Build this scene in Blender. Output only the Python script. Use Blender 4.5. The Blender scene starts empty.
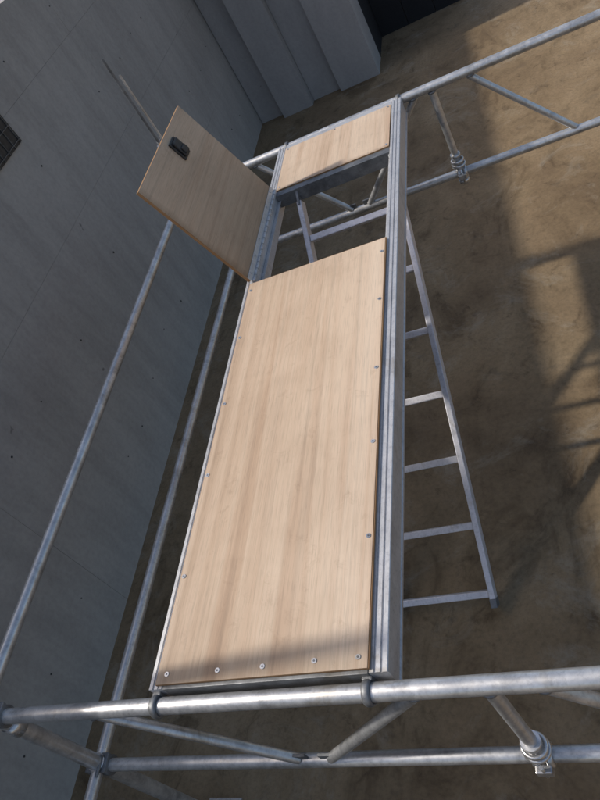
import bpy, bmesh, math, random
from mathutils import Vector, Matrix
random.seed(4)
scn=bpy.context.scene
scn.view_settings.view_transform='Standard'; scn.view_settings.look='None'; scn.view_settings.exposure=0
GZ=-1.25

# ---------------------------------------------------------------- materials
def mat(name):
    m=bpy.data.materials.new(name); m.use_nodes=True
    nt=m.node_tree; b=nt.nodes['Principled BSDF']
    return m,nt,b
def N(nt,t,**k):
    n=nt.nodes.new(t)
    for a,v in k.items():
        if a in n.inputs.keys(): n.inputs[a].default_value=v
        else: setattr(n,a,v)
    return n
def coord(nt,scale=(1,1,1),rot=(0,0,0)):
    tc=N(nt,'ShaderNodeTexCoord'); mp=N(nt,'ShaderNodeMapping')
    mp.inputs['Scale'].default_value=scale; mp.inputs['Rotation'].default_value=rot
    nt.links.new(tc.outputs['Object'],mp.inputs['Vector']); return mp.outputs[0]
def noise(nt,vec,scale,detail=4,rough=.55,dist=0):
    n=N(nt,'ShaderNodeTexNoise'); n.inputs['Scale'].default_value=scale; n.inputs['Detail'].default_value=detail
    n.inputs['Roughness'].default_value=rough; n.inputs['Distortion'].default_value=dist
    nt.links.new(vec,n.inputs['Vector']); return n.outputs['Fac']
def ramp(nt,fac,stops):
    r=N(nt,'ShaderNodeValToRGB'); e=r.color_ramp.elements
    while len(e)<len(stops): e.new(.5)
    for i,(p,c) in enumerate(stops):
        e[i].position=p; e[i].color=(*c,1) if len(c)==3 else c
    nt.links.new(fac,r.inputs['Fac']); return r.outputs['Color']
def mix(nt,a,b,fac=1.0,mode='MULTIPLY'):
    m=N(nt,'ShaderNodeMix',data_type='RGBA',blend_type=mode)
    for inp,v in ((6,a),(7,b)):
        if isinstance(v,tuple): m.inputs[inp].default_value=(*v,1)
        else: nt.links.new(v,m.inputs[inp])
    if isinstance(fac,float): m.inputs[0].default_value=fac
    else: nt.links.new(fac,m.inputs[0])
    return m.outputs[2]
def bump(nt,b,h,strength,dist=.01):
    bn=N(nt,'ShaderNodeBump'); bn.inputs['Strength'].default_value=strength; bn.inputs['Distance'].default_value=dist
    nt.links.new(h,bn.inputs['Height']); nt.links.new(bn.outputs[0],b.inputs['Normal'])
def g(v): return (v,v,v)

def make_ply(name,tint=(1,1,1),rim=False):
    m,nt,b=mat(name)
    v1=coord(nt,(9,.28,1)); v2=coord(nt,(55,.8,1)); v3=coord(nt,(1,1,1)); v4=coord(nt,(320,12,1)); v5=coord(nt,(2.6,.22,1))
    n1=noise(nt,v1,1.0,4,.55,.6)
    c=ramp(nt,n1,[(.30,(.50,.36,.245)),(.42,(.65,.50,.365)),(.52,(.70,.56,.42)),(.61,(.61,.455,.325)),(.75,(.52,.37,.255))])
    c=mix(nt,c,ramp(nt,noise(nt,v5,1,2,.5,.3),[(.35,(.90,.85,.80)),(.6,g(1))]))
    c=mix(nt,c,ramp(nt,noise(nt,v2,1,5,.6,.25),[(.3,g(.82)),(.5,g(1)),(.75,g(.90))]))
    c=mix(nt,c,ramp(nt,noise(nt,v4,1,3,.6),[(.33,g(.84)),(.5,g(1))]))
    c=mix(nt,c,ramp(nt,noise(nt,v3,2.6,5,.6,.6),[(.3,(.87,.85,.83)),(.55,g(1))]))
    c=mix(nt,c,ramp(nt,noise(nt,v3,13,6,.75,.5),[(.30,(.86,.84,.82)),(.42,g(1))]))
    c=mix(nt,c,tint)
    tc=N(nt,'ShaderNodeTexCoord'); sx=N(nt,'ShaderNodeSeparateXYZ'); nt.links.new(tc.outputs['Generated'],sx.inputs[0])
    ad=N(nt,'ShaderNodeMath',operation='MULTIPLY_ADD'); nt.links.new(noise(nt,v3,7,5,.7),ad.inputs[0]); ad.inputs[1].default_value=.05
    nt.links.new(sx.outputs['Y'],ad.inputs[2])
    c=mix(nt,c,ramp(nt,ad.outputs[0],[(.03,(.74,.72,.69)),(.085,g(1))]))  # painted shade band at the low-Y end, on top of the standard's cast shadow
    if rim:  # darker veneer toward the hinge side
        a2=N(nt,'ShaderNodeMath',operation='MULTIPLY_ADD'); nt.links.new(noise(nt,v3,5,5,.6),a2.inputs[0]); a2.inputs[1].default_value=.25
        nt.links.new(sx.outputs['X'],a2.inputs[2])
        c=mix(nt,c,ramp(nt,a2.outputs[0],[(.15,(.74,.69,.63)),(.62,g(1)),(1.0,g(1.02))]))
    nt.links.new(c,b.inputs['Base Color']); b.inputs['Roughness'].default_value=.62
    bump(nt,b,noise(nt,v4,1,4,.6),.15,.001)
    return m
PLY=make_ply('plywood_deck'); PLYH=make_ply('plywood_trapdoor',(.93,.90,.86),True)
m,nt,b=mat('plywood_edge'); PLE=m
v=coord(nt,(6,6,500)); nt.links.new(ramp(nt,noise(nt,v,1,3),[(.3,(.22,.115,.05)),(.7,(.36,.215,.10))]),b.inputs['Base Color']); b.inputs['Roughness'].default_value=.8

def make_metal(name,lo,hi,rough,metal=.85,sc=(1,1,1),dirt=.35):
    m,nt,b=mat(name)
    v=coord(nt,sc); w=coord(nt)
    c=ramp(nt,noise(nt,v,22,5,.65),[(.3,lo),(.7,hi)])
    c=mix(nt,c,ramp(nt,noise(nt,w,7,6,.7,.5),[(.33,g(1-dirt)),(.5,g(1)),]))
    c=mix(nt,c,ramp(nt,noise(nt,w,90,4,.7),[(.3,g(.78)),(.5,g(1))]))
    c=mix(nt,c,ramp(nt,noise(nt,w,3.1,5,.7,1.0),[(.60,g(1)),(.68,(.80,.76,.70))]))
    nt.links.new(c,b.inputs['Base Color']); b.inputs['Metallic'].default_value=metal
    r=ramp(nt,noise(nt,w,30,4,.6),[(.3,g(rough-.08)),(.7,g(rough+.12))])
    nt.links.new(r,b.inputs['Roughness'])
    bump(nt,b,noise(nt,w,60,4,.6),.12,.002)
    return m
TUBE=make_metal('galvanised_tube',(.50,.50,.50),(.74,.74,.73),.36,.72)
ALU=make_metal('aluminium_extrusion',(.52,.52,.53),(.64,.64,.64),.45,.5,(40,1,40),.2)
ALUL=make_metal('aluminium_ladder',(.64,.63,.66),(.80,.79,.82),.42,.45,dirt=.15)
ALUD=make_metal('weathered_aluminium',(.16,.165,.17),(.26,.27,.28),.5,.6)
STEEL=make_metal('zinc_screw',(.6,.6,.6),(.75,.75,.75),.3,.8)
m,nt,b=mat('black_rubber'); BLK=m
nt.links.new(ramp(nt,noise(nt,coord(nt),40,4),[(.3,g(.018)),(.7,g(.045))]),b.inputs['Base Color']); b.inputs['Roughness'].default_value=.5

def make_wall(name,lo,hi,amt=1.0):
    m,nt,b=mat(name)
    def q(v): return g(1-(1-v)*amt)
    w=coord(nt); s=coord(nt,(1,1.4,.25))
    c=ramp(nt,noise(nt,w,1.1,6,.6,.3),[(.3,lo),(.7,hi)])
    c=mix(nt,c,ramp(nt,noise(nt,s,6,5,.65),[(.3,q(.87)),(.6,q(1.04))]))
    c=mix(nt,c,ramp(nt,noise(nt,w,38,5,.7),[(.3,q(.89)),(.6,q(1.03))]))
    c=mix(nt,c,ramp(nt,noise(nt,w,12,2,.5),[(.17,q(.5)),(.21,g(1))]))
    nt.links.new(c,b.inputs['Base Color']); b.inputs['Roughness'].default_value=.82
    bump(nt,b,noise(nt,w,25,6,.65),.25*amt,.006)
    return m
WALL=make_wall('grey_painted_concrete',(.345,.325,.30),(.425,.402,.372))
WALLD=make_wall('grey_standin',(.36,.345,.33),(.41,.39,.375),.9)
WALLC=make_wall('dark_joint',(.2,.195,.19),(.24,.235,.23),.5)
WALLB=make_wall('black_boarding',(.012,.012,.014),(.022,.022,.025))
m,nt,b=mat('brown_stained_ground'); GR=m
w=coord(nt); s=coord(nt,(1,.5,1),(0,0,.35))
c=ramp(nt,noise(nt,w,1.2,7,.6,.5),[(.28,(.165,.110,.058)),(.45,(.235,.162,.088)),(.6,(.29,.208,.118)),(.8,(.345,.262,.165))])
c=mix(nt,c,ramp(nt,noise(nt,s,2.6,9,.68,1.4),[(.36,(.56,.53,.48)),(.46,(.88,.87,.84)),(.60,g(1.03))]))
c=mix(nt,c,ramp(nt,noise(nt,w,8,9,.74,.8),[(.34,(.62,.60,.57)),(.44,g(.97)),(.72,(1.08,1.09,1.1))]))
c=mix(nt,c,ramp(nt,noise(nt,w,48,6,.75),[(.32,g(.74)),(.52,g(1.0)),(.75,g(1.12))]))
pale=ramp(nt,noise(nt,w,3.1,9,.76,.7),[(.54,g(0)),(.68,g(.45))])
c=mix(nt,c,(.38,.335,.255),pale,'MIX')
blk=ramp(nt,noise(nt,w,5.5,5,.62,.4),[(.64,g(0)),(.74,g(.5))])
c=mix(nt,c,(.085,.068,.048),blk,'MIX')
nt.links.new(c,b.inputs['Base Color']); b.inputs['Roughness'].default_value=.85
bump(nt,b,noise(nt,w,18,9,.74),.5,.018)

# ---------------------------------------------------------------- helpers
def empty(name,loc=(0,0,0)):
    o=bpy.data.objects.new(name,None); o.location=loc; o.empty_display_size=.2
    scn.collection.objects.link(o); return o
def finish(bm,name,mats,parent=None,smooth=False):
    me=bpy.data.meshes.new(name); bm.to_mesh(me); bm.free()
    for mm in (mats if isinstance(mats,(list,tuple)) else [mats]): me.materials.append(mm)
    if smooth:
        for p in me.polygons: p.use_smooth=True
    o=bpy.data.objects.new(name,me); scn.collection.objects.link(o)
    if parent: o.parent=parent
    return o
def box_bm(bm,x0,x1,y0,y1,z0,z1,bev=0,M=None,mi=0):
    r=bmesh.ops.create_cube(bm,size=1); vs=r['verts']
    for v in vs:
        v.co=Vector(((x0+x1)/2+v.co.x*(x1-x0),(y0+y1)/2+v.co.y*(y1-y0),(z0+z1)/2+v.co.z*(z1-z0)))
    fs=set(f for v in vs for f in v.link_faces)
    for f in fs: f.material_index=mi
    if bev>0:
        es=list(set(e for v in vs for e in v.link_edges))
        r=bmesh.ops.bevel(bm,geom=es,offset=bev,segments=2,affect='EDGES',profile=.6)
        vs=list(set(v for f in r['faces'] for v in f.verts)|set(v for v in vs if v.is_valid))
    if M is not None:
        for v in vs: v.co=M@v.co
    return vs
def box(name,x0,x1,y0,y1,z0,z1,mt,parent,bev=.0015,M=None):
    bm=bmesh.new(); box_bm(bm,x0,x1,y0,y1,z0,z1,bev,M)
    return finish(bm,name,mt,parent)
def tube_bm(bm,a,b_,r,seg=28,hollow=True):
    a=Vector(a); b_=Vector(b_); d=(b_-a); L=d.length
    q=d.to_track_quat('Z','Y').to_matrix().to_4x4(); q.translation=a
    prof=[(r,0),(r,L)] 
    if hollow: prof=[(r*.84,.06 if L>.12 else 0),(r*.84,0),(r,0),(r,L),(r*.84,L),(r*.84,L-.06 if L>.12 else L)]
    rings=[]
    for pr,z in prof:
        rings.append([bm.verts.new(q@Vector((pr*math.cos(2*math.pi*i/seg),pr*math.sin(2*math.pi*i/seg),z))) for i in range(seg)])
    for k in range(len(rings)-1):
        for i in range(seg):
            f=bm.faces.new((rings[k][i],rings[k][(i+1)%seg],rings[k+1][(i+1)%seg],rings[k+1][i])); f.smooth=True
    bm.faces.new(list(reversed(rings[0]))); bm.faces.new(rings[-1])
def tube(name,a,b_,r,mt,parent,hollow=True):
    bm=bmesh.new(); tube_bm(bm,a,b_,r,28,hollow)
    o=finish(bm,name,mt,parent)
    m_=o.modifiers.new('es','EDGE_SPLIT'); m_.split_angle=math.radians(50)
    return o
def collar(bm,p,axis,r,h):
    a=Vector(axis).normalized()*h/2; p=Vector(p)
    tube_bm(bm,p-a,p+a,r,28,False)
def cring(bm,c,axis,r,rt,a0=0,a1=360,seg=28):
    q=Vector(axis).to_track_quat('Z','Y').to_matrix(); c=Vector(c); rows=[]
    for i in range(seg+1):
        a=math.radians(a0+(a1-a0)*i/seg); row=[]
        for k in range(10):
            t=2*math.pi*k/10; rr=r+rt*math.cos(t)
            row.append(bm.verts.new(c+q@Vector((rr*math.cos(a),rr*math.sin(a),rt*1.6*math.sin(t)))))
        rows.append(row)
    for i in range(seg):
        for k in range(10):
            f=bm.faces.new((rows[i][k],rows[i+1][k],rows[i+1][(k+1)%10],rows[i][(k+1)%10])); f.smooth=True
    bm.faces.new(rows[0]); bm.faces.new(list(reversed(rows[-1])))

# ---------------------------------------------------------------- ground & walls
bm=bmesh.new(); S=150
vs=[bm.verts.new(p) for p in ((-S,-S,GZ),(S,-S,GZ),(S,S,GZ),(-S,S,GZ))]; bm.faces.new(vs)
finish(bm,'ground',GR)

def top(y): return 1.19-.045*y
wall=empty('concrete_wall')
bm=bmesh.new()
ys=[-5,-2.0,1.0,4.0,6.5]
zl=[GZ-.1,-.62,.02,.66,None]
for a,b_ in zip(ys[:-1],ys[1:]):
    a2=a+.0007; b2=b_-.0007
    for z0,z1 in zip(zl[:-1],zl[1:]):
        za=z1-.0006 if z1 is not None else top(a2); zb=z1-.0006 if z1 is not None else top(b2)
        z0+=.0006
        off=random.uniform(-.0004,.0004)
        P=[(-1.39+off,a2,z0),(-1.39+off,b2,z0),(-1.39+off,b2,zb),(-1.39+off,a2,za)]
        Q=[(x-.2,y,z) for x,y,z in P]
        p=[bm.verts.new(c) for c in P]; q=[bm.verts.new(c) for c in Q]
        bm.faces.new(p); bm.faces.new(list(reversed(q)))
        for i in range(4): bm.faces.new((p[i],q[i],q[(i+1)%4],p[(i+1)%4]))
bmesh.ops.recalc_face_normals(bm,faces=bm.faces)
finish(bm,'wall_panels',WALL,wall)
box('wall_core',-1.55,-1.393,-4.9,6.4,GZ-.1,.85,WALLC,wall,0)
bm=bmesh.new()
y=-1.0
while y<6.2:
    for z in (-.92,-.3,.34,.80):
        if random.random()<.7:
            collar(bm,(-1.3890,y+random.uniform(-.08,.08),z+random.uniform(-.05,.05)),(1,0,0),random.uniform(.003,.006),.004)
    y+=.38
finish(bm,'tie_holes',BLK,wall)
gv=empty('vent_grille'); 
bm=bmesh.new()
Y0,Y1,Z0,Z1=2.25,2.86,.52,.98
box_bm(bm,-1.387,-1.38,Y0,Y1,Z0,Z1,0,None,0)
for i in range(9):
    yy=Y0+.02+i*(Y1-Y0-.04)/8; box_bm(bm,-1.379,-1.374,yy-.0015,yy+.0015,Z0,Z1,0,None,1)
for i in range(6):
    zz=Z0+.02+i*(Z1-Z0-.04)/5; box_bm(bm,-1.373,-1.370,Y0,Y1,zz-.0015,zz+.0015,0,None,1)
finish(bm,'grille_mesh',[BLK,ALUD],gv)

dw=empty('stepped_standin')  # stepped grey panels stand in for a blanked-out area, not a known wall
bm=bmesh.new()
for x0,x1,yf,h in ((-1.385,-1.12,6.20,.86),(-1.118,-.80,6.10,.85),(-.798,-.50,6.20,.86),(-.498,-.10,6.13,.84)):
    box_bm(bm,x0,x1,yf,6.5,GZ-.05,h,.003,None,0)
finish(bm,'panels',WALLD,dw)  # panels of the stand-in, not a known wall
bw=empty('black_hoarding')
bm=bmesh.new(); x=-.098
for i in range(3):
    box_bm(bm,x+.002,x+.282,6.98,7.06,GZ-.05,-.35,0,None,0); x+=.286
box_bm(bm,-.099,.76,6.96,6.979,-.5,-.44,0,None,0)
finish(bm,'panels',WALLB,bw)
box('side_return',-.16,-.101,6.505,7.05,GZ-.05,.6,WALLB,bw,0)

# ---------------------------------------------------------------- scaffold frames
R=.0212
def frame(Y,name,near):
    e=empty(name)
    xs=.83 if near else .76
    tube('top_chord',(-.585,Y,-.03),(2.45,Y,-.03),R,TUBE,e)
    tube('bottom_chord',(-.56,Y,-.50),(2.45,Y,-.50),R*.95,TUBE,e)
    if near: tube('standard_a',(-.56,Y+.0,GZ+.03),(-.56,Y,1.9),R*1.15,TUBE,e)
    else:
        tube('standard_a',(-.56,Y,GZ+.03),(-.56,Y,.27),R,TUBE,e)
        tube('spigot_a',(-.567,Y-.012,.24),(-.567,Y-.012,.72),.0065,ALUD,e)
        tube('spigot_b',(-.553,Y+.016,.24),(-.553,Y+.016,.62),.0055,TUBE,e)
    tube('standard_b',(2.42,Y,GZ+.03),(2.42,Y,.9 if near else .3),R,TUBE,e)
    for i,(a,b_) in enumerate([(-.18,.17),(.68,.27),(.93,1.31),(1.83,1.47)]):
        if near and i==0: a=-.22
        o=tube('brace_%d'%i,(a,Y,-.045),(b_,Y,-.485),R*.72,TUBE,e)
    tube('strut',(xs,Y,-.05),(xs,Y,-.54),R*.8,TUBE,e)
    bm=bmesh.new()
    collar(bm,(xs,Y,-.40),(0,0,1),R*1.15,.02)
    cring(bm,(xs,Y,-.43),(0,0,1),R*1.35,.0055)
    cring(bm,(xs,Y,-.452),(.1,0,1),R*1.45,.005,20,330)
    cring(bm,(xs-.012,Y,-.5),(1,0,0),R*1.2,.006)
    cring(bm,(xs+.020,Y,-.5),(1,.05,0),R*1.2,.006,-60,230)
    box_bm(bm,xs-.016,xs+.024,Y-.046,Y-.026,-.52,-.49,.004)
    tube_bm(bm,(xs+.004,Y-.04,-.535),(xs+.004,Y-.04,-.46),.005,12,False)
    collar(bm,(xs,Y,-.545),(0,0,1),R*1.2,.02)
    collar(bm,(-.56,Y,.24 if not near else .1),(0,0,1),R*1.45,.03)
    collar(bm,(-.56,Y,-.10),(0,0,1),R*1.3,.05)
    collar(bm,(-.56,Y,-.50),(0,0,1),R*1.35,.07)
    finish(bm,'collars',STEEL,e)
    bm=bmesh.new()
    for z in (-.03,-.5):
        collar(bm,(-.53,Y,z),(1,0,0),R*1.45,.022)
        box_bm(bm,-.60,-.52,Y-.03,Y+.03,z+.018,z+.03,.003)
        box_bm(bm,-.60,-.588,Y-.03,Y+.03,z-.03,z+.018,.003)
        tube_bm(bm,(-.54,Y-.045,z+.036),(-.54,Y+.02,z+.036),.006,12,False)
    for p in ((.17,-.485),(.27,-.485)):
        box_bm(bm,p[0]-.03,p[0]+.03,Y-.004,Y+.004,p[1]-.01,p[1]+.03,.001)
    finish(bm,'couplers',ALUD,e)
    # weld beads where chord and braces meet
    bm=bmesh.new()
    for a,z in ((-.18,-.049),(.67,-.049),(.94,-.049),(xs,-.053)): cring(bm,(a if not (near and a==-.18) else -.215,Y,z),(0,0,1),R*.78,.0035)
    finish(bm,'weld_beads',ALUD,e)
    bm=bmesh.new()
    for x in (-.56,2.42):
        box_bm(bm,x-.075,x+.075,Y-.075,Y+.075,GZ+.002,GZ+.012,.001); collar(bm,(x,Y,GZ+.05),(0,0,1),.019,.09); collar(bm,(x,Y,GZ+.1),(0,0,1),.032,.02)
    finish(bm,'base_plates',STEEL,e)
    return e
frame(-.03,'scaffold_frame',True)
frame(2.67,'scaffold_frame',False)

for nm,z,x,y0,y1 in (('scaffold_rail',.012,-.575,-.55,2.74),('scaffold_rail',-.485,-.56,-.35,2.74)):
    e=empty(nm)
    tube('tube',(x,y0,z),(x,y1,z),R*.93,TUBE,e)
    bm=bmesh.new()
    for y in (y0+.02,y1-.02,): collar(bm,(x,y,z),(0,1,0),R*1.12,.04)
    finish(bm,'end_caps',ALUD,e)

# ---------------------------------------------------------------- platform
pf=empty('scaffold_platform')
L=2.625
def beam(name,x0,x1,inner):
    bm=bmesh.new()
    w=x1-x0; H=.085
    pts=[(0,0),(.004,.003),(.012,.003),(.013,-.001),(.016,-.001),(.017,.002),(.027,.002),(.028,-.002),(.032,-.002),(.033,.002),(w-.002,.002),(w,0),
         (w,-.03),(w-.003,-.032),(w-.003,-H+.01),(w,-H+.008),(w,-H),(0,-H)]
    if inner=='right':
        pts=[(w-x,z) for x,z in pts][::-1]
    r0=[bm.verts.new((x0+x,0.0,z)) for x,z in pts]; r1=[bm.verts.new((x0+x,L,z)) for x,z in pts]
    n=len(pts)
    for i in range(n): bm.faces.new((r0[i],r1[i],r1[(i+1)%n],r0[(i+1)%n]))
    bm.faces.new(r0); bm.faces.new(list(reversed(r1)))
    bmesh.ops.recalc_face_normals(bm,faces=bm.faces)
    return finish(bm,name,ALU,pf)
beam('side_beam_a',-.010,.034,'right')
beam('side_beam_b',.584,.630,'left')
def plypanel(name,x0,x1,y0,y1,z0,z1,mt,M=None,par=pf):
    bm=bmesh.new(); vs=box_bm(bm,x0,x1,y0,y1,z0,z1,.001)
    for f in bm.faces: f.normal_update(); f.material_index=0 if abs(f.normal.z)>.6 else 1
    o=finish(bm,name,[mt,PLE],par)
    if M is not None: o.matrix_local=M
    return o
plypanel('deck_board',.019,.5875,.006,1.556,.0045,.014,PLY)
plypanel('end_board',.036,.583,2.215,2.585,-.004,.0065,PLY)
for i,(x0,x1,y0,y1) in enumerate(((.0165,.0187,.006,1.556),(.5878,.5903,.006,1.556),(.0165,.5903,1.5563,1.5590))):
    box('board_lip_%d'%i,x0,x1,y0,y1,.004,.0125,PLE,pf,.0005)
box('end_channel_a',.034,.584,-.002,.03,-.06,.003,ALUD,pf)
box('end_channel_b',.035,.583,2.586,2.622,-.06,.004,ALU,pf)
box('hatch_member_far',.035,.583,2.175,2.214,-.06,.001,ALUD,pf)
box('hatch_member_near',.035,.583,1.525,1.553,-.06,.003,ALUD,pf)
for i,y in enumerate((.5,1.0)): box('cross_member_%d'%i,.035,.583,y,y+.04,-.06,.003,ALUD,pf)
box('hatch_ledge_a',.035,.050,1.556,2.174,-.03,-.026,ALU,pf,.0005)
box('hatch_ledge_b',.570,.583,1.556,2.174,-.03,-.026,ALU,pf,.0005)
bm=bmesh.new(); bk=bmesh.new()
def screw(x,y,z,s=1.0):
    collar(bm,(x,y,z),(0,0,1),.0062*s,.003); collar(bk,(x,y,z+.0012),(0,0,1),.0024*s,.0022)
for x in (.05,.19,.32,.46,.565): screw(x+random.uniform(-.008,.008),.028+random.uniform(-.004,.004),.0145)
for y in (.31,.62,.93,1.23,1.5):
    screw(.030,y+random.uniform(-.03,.03),.0145); screw(.576,y+random.uniform(-.03,.03),.0145)
for x,y in ((.05,2.235),(.57,2.235),(.05,2.57),(.3,2.572),(.57,2.57)): screw(x,y,.007,.8)
finish(bm,'screw_washers',STEEL,pf); finish(bk,'screw_heads',ALUD,pf)
# trapdoor
hx,hz=.030,.012
ux,uz=-.176,.512; ln=math.hypot(ux,uz)
Mh=Matrix(((ux/ln,0,uz/ln,hx),(0,1,0,0),(uz/ln,0,-ux/ln,hz),(0,0,0,1)))
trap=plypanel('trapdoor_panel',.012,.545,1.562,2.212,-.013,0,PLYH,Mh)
bm=bmesh.new()
box_bm(bm,-.004,.030,1.562,2.212,.0012,.0032,.0004,Mh)
nk=16
for i in range(nk):
    y0=1.562+i*.65/nk; a=Mh@Vector((0,y0+.002,.006)); b_=Mh@Vector((0,y0+.65/nk-.002,.006)); tube_bm(bm,a,b_,.006,12,False)
for i in range(6):
    p=Mh@Vector((.021,1.60+i*.115,.0042)); collar(bm,p,Mh.to_3x3()@Vector((0,0,1)),.004,.003)
finish(bm,'trapdoor_hinge',ALU,pf)
bm=bmesh.new()
hxs,hys=.472,1.955
box_bm(bm,hxs-.044,hxs+.044,hys-.034,hys+.034,.0005,.010,.004,Mh)
box_bm(bm,hxs-.036,hxs+.036,hys-.027,hys+.027,.010,.020,.006,Mh)
box_bm(bm,hxs-.030,hxs+.000,hys-.020,hys+.020,.019,.026,.004,Mh)
finish(bm,'trapdoor_latch',BLK,pf)
def hook(x,Y,sgn,nm):
    bm=bmesh.new(); c=Vector((x,Y,-.03)); seg=24; w=.009
    ring=[]
    for i in range(seg+1):
        a=math.radians(-60+300*i/seg) if sgn>0 else math.radians(240-300*i/seg)
        row=[]
        for rr,dx in ((R+.001,-w),(R+.006,-w),(R+.008,-w*.5),(R+.008,w*.5),(R+.006,w),(R+.001,w)):
            row.append(bm.verts.new(c+Vector((dx,rr*math.cos(a),rr*math.sin(a)))))
        ring.append(row)
    for i in range(seg):
        for k in range(6):
            f=bm.faces.new((ring[i][k],ring[i+1][k],ring[i+1][(k+1)%6],ring[i][(k+1)%6])); f.smooth=True
    bm.faces.new(ring[0]); bm.faces.new(ring[-1])
    y0=Y+sgn*.02
    box_bm(bm,x-.012,x+.012,min(y0,y0+sgn*.06),max(y0,y0+sgn*.06),-.075,-.012,.003)
    bmesh.ops.recalc_face_normals(bm,faces=bm.faces)
    finish(bm,nm,ALUD,pf)
hook(.006,-.03,1,'hook_1'); hook(.575,-.03,1,'hook_2'); hook(.02,2.67,-1,'hook_3'); hook(.61,2.67,-1,'hook_4')

# ---------------------------------------------------------------- ladder
ld=empty('ladder')
T=Vector((0,2.16,-.06)); B=Vector((0,.728,-1.198)); d=(T-B); LL=d.length; d.normalize(); nrm=Vector((1,0,0)).cross(d)
def lm(x,t): 
    M=Matrix.Identity(4); 
    for i,a in enumerate((Vector((1,0,0)),d,nrm)):
        for k in range(3): M[k][i]=a[k]
    M.translation=B+d*t+Vector((x,0,0)); return M
for i,x in enumerate((.135,.580)):
    box('stile_%d'%i,-.0115,.0115,-.0,LL,-.025,.025,ALUL,ld,.003,lm(x,0))
    box('foot_%d'%i,-.013,.013,-.024,.012,-.028,.028,ALUD,ld,.004,lm(x,0))
k=0; t=.03
while t<LL-.15:
    box('rung_%d'%k,.148,.567,-.014,.014,-.014,.014,ALUL,ld,.004,lm(0,t)); t+=.270; k+=1
for i,x in enumerate((.135,.580)):
    box('ladder_hook_%d'%i,-.006,.006,-.02,.05,-.01,.03,ALUD,ld,.002,lm(x,LL))

# ---------------------------------------------------------------- camera
cd=bpy.data.cameras.new('camera'); cam=bpy.data.objects.new('camera',cd); scn.collection.objects.link(cam)
r=Vector((.88477,.10463,-.45412)); u=Vector((.23013,.74926,.62101)); bk_=Vector((.40523,-.65396,.63884))
Mx=Matrix.Identity(4)
for i,a in enumerate((r,u,bk_)):
    for k in range(3): Mx[k][i]=a[k]
Mx.translation=(1.2014,-.5616,1.3979); cam.matrix_world=Mx
cd.sensor_fit='VERTICAL'; cd.sensor_height=24; cd.sensor_width=18; cd.lens=21; cd.clip_start=.02; cd.clip_end=600
scn.camera=cam

# ---------------------------------------------------------------- light
sd=Vector((1,.085,-1.01)).normalized()
sl=bpy.data.lights.new('sun','SUN'); sl.energy=2.8; sl.angle=math.radians(2.0); sl.color=(1,.94,.86)
so=bpy.data.objects.new('sun',sl); so.rotation_euler=sd.to_track_quat('-Z','Y').to_euler(); so.location=(-3,0,5); scn.collection.objects.link(so)
w=bpy.data.worlds.new('World'); scn.world=w; w.use_nodes=True; nt=w.node_tree
sky=nt.nodes.new('ShaderNodeTexSky'); sky.sky_type='NISHITA'; sky.sun_disc=False
sky.sun_elevation=math.asin(-sd.z); sky.sun_rotation=math.atan2(-sd.x,-sd.y); sky.dust_density=3.0; sky.ozone_density=.5
nt.links.new(sky.outputs[0],nt.nodes['Background'].inputs[0]); nt.nodes['Background'].inputs[1].default_value=.14
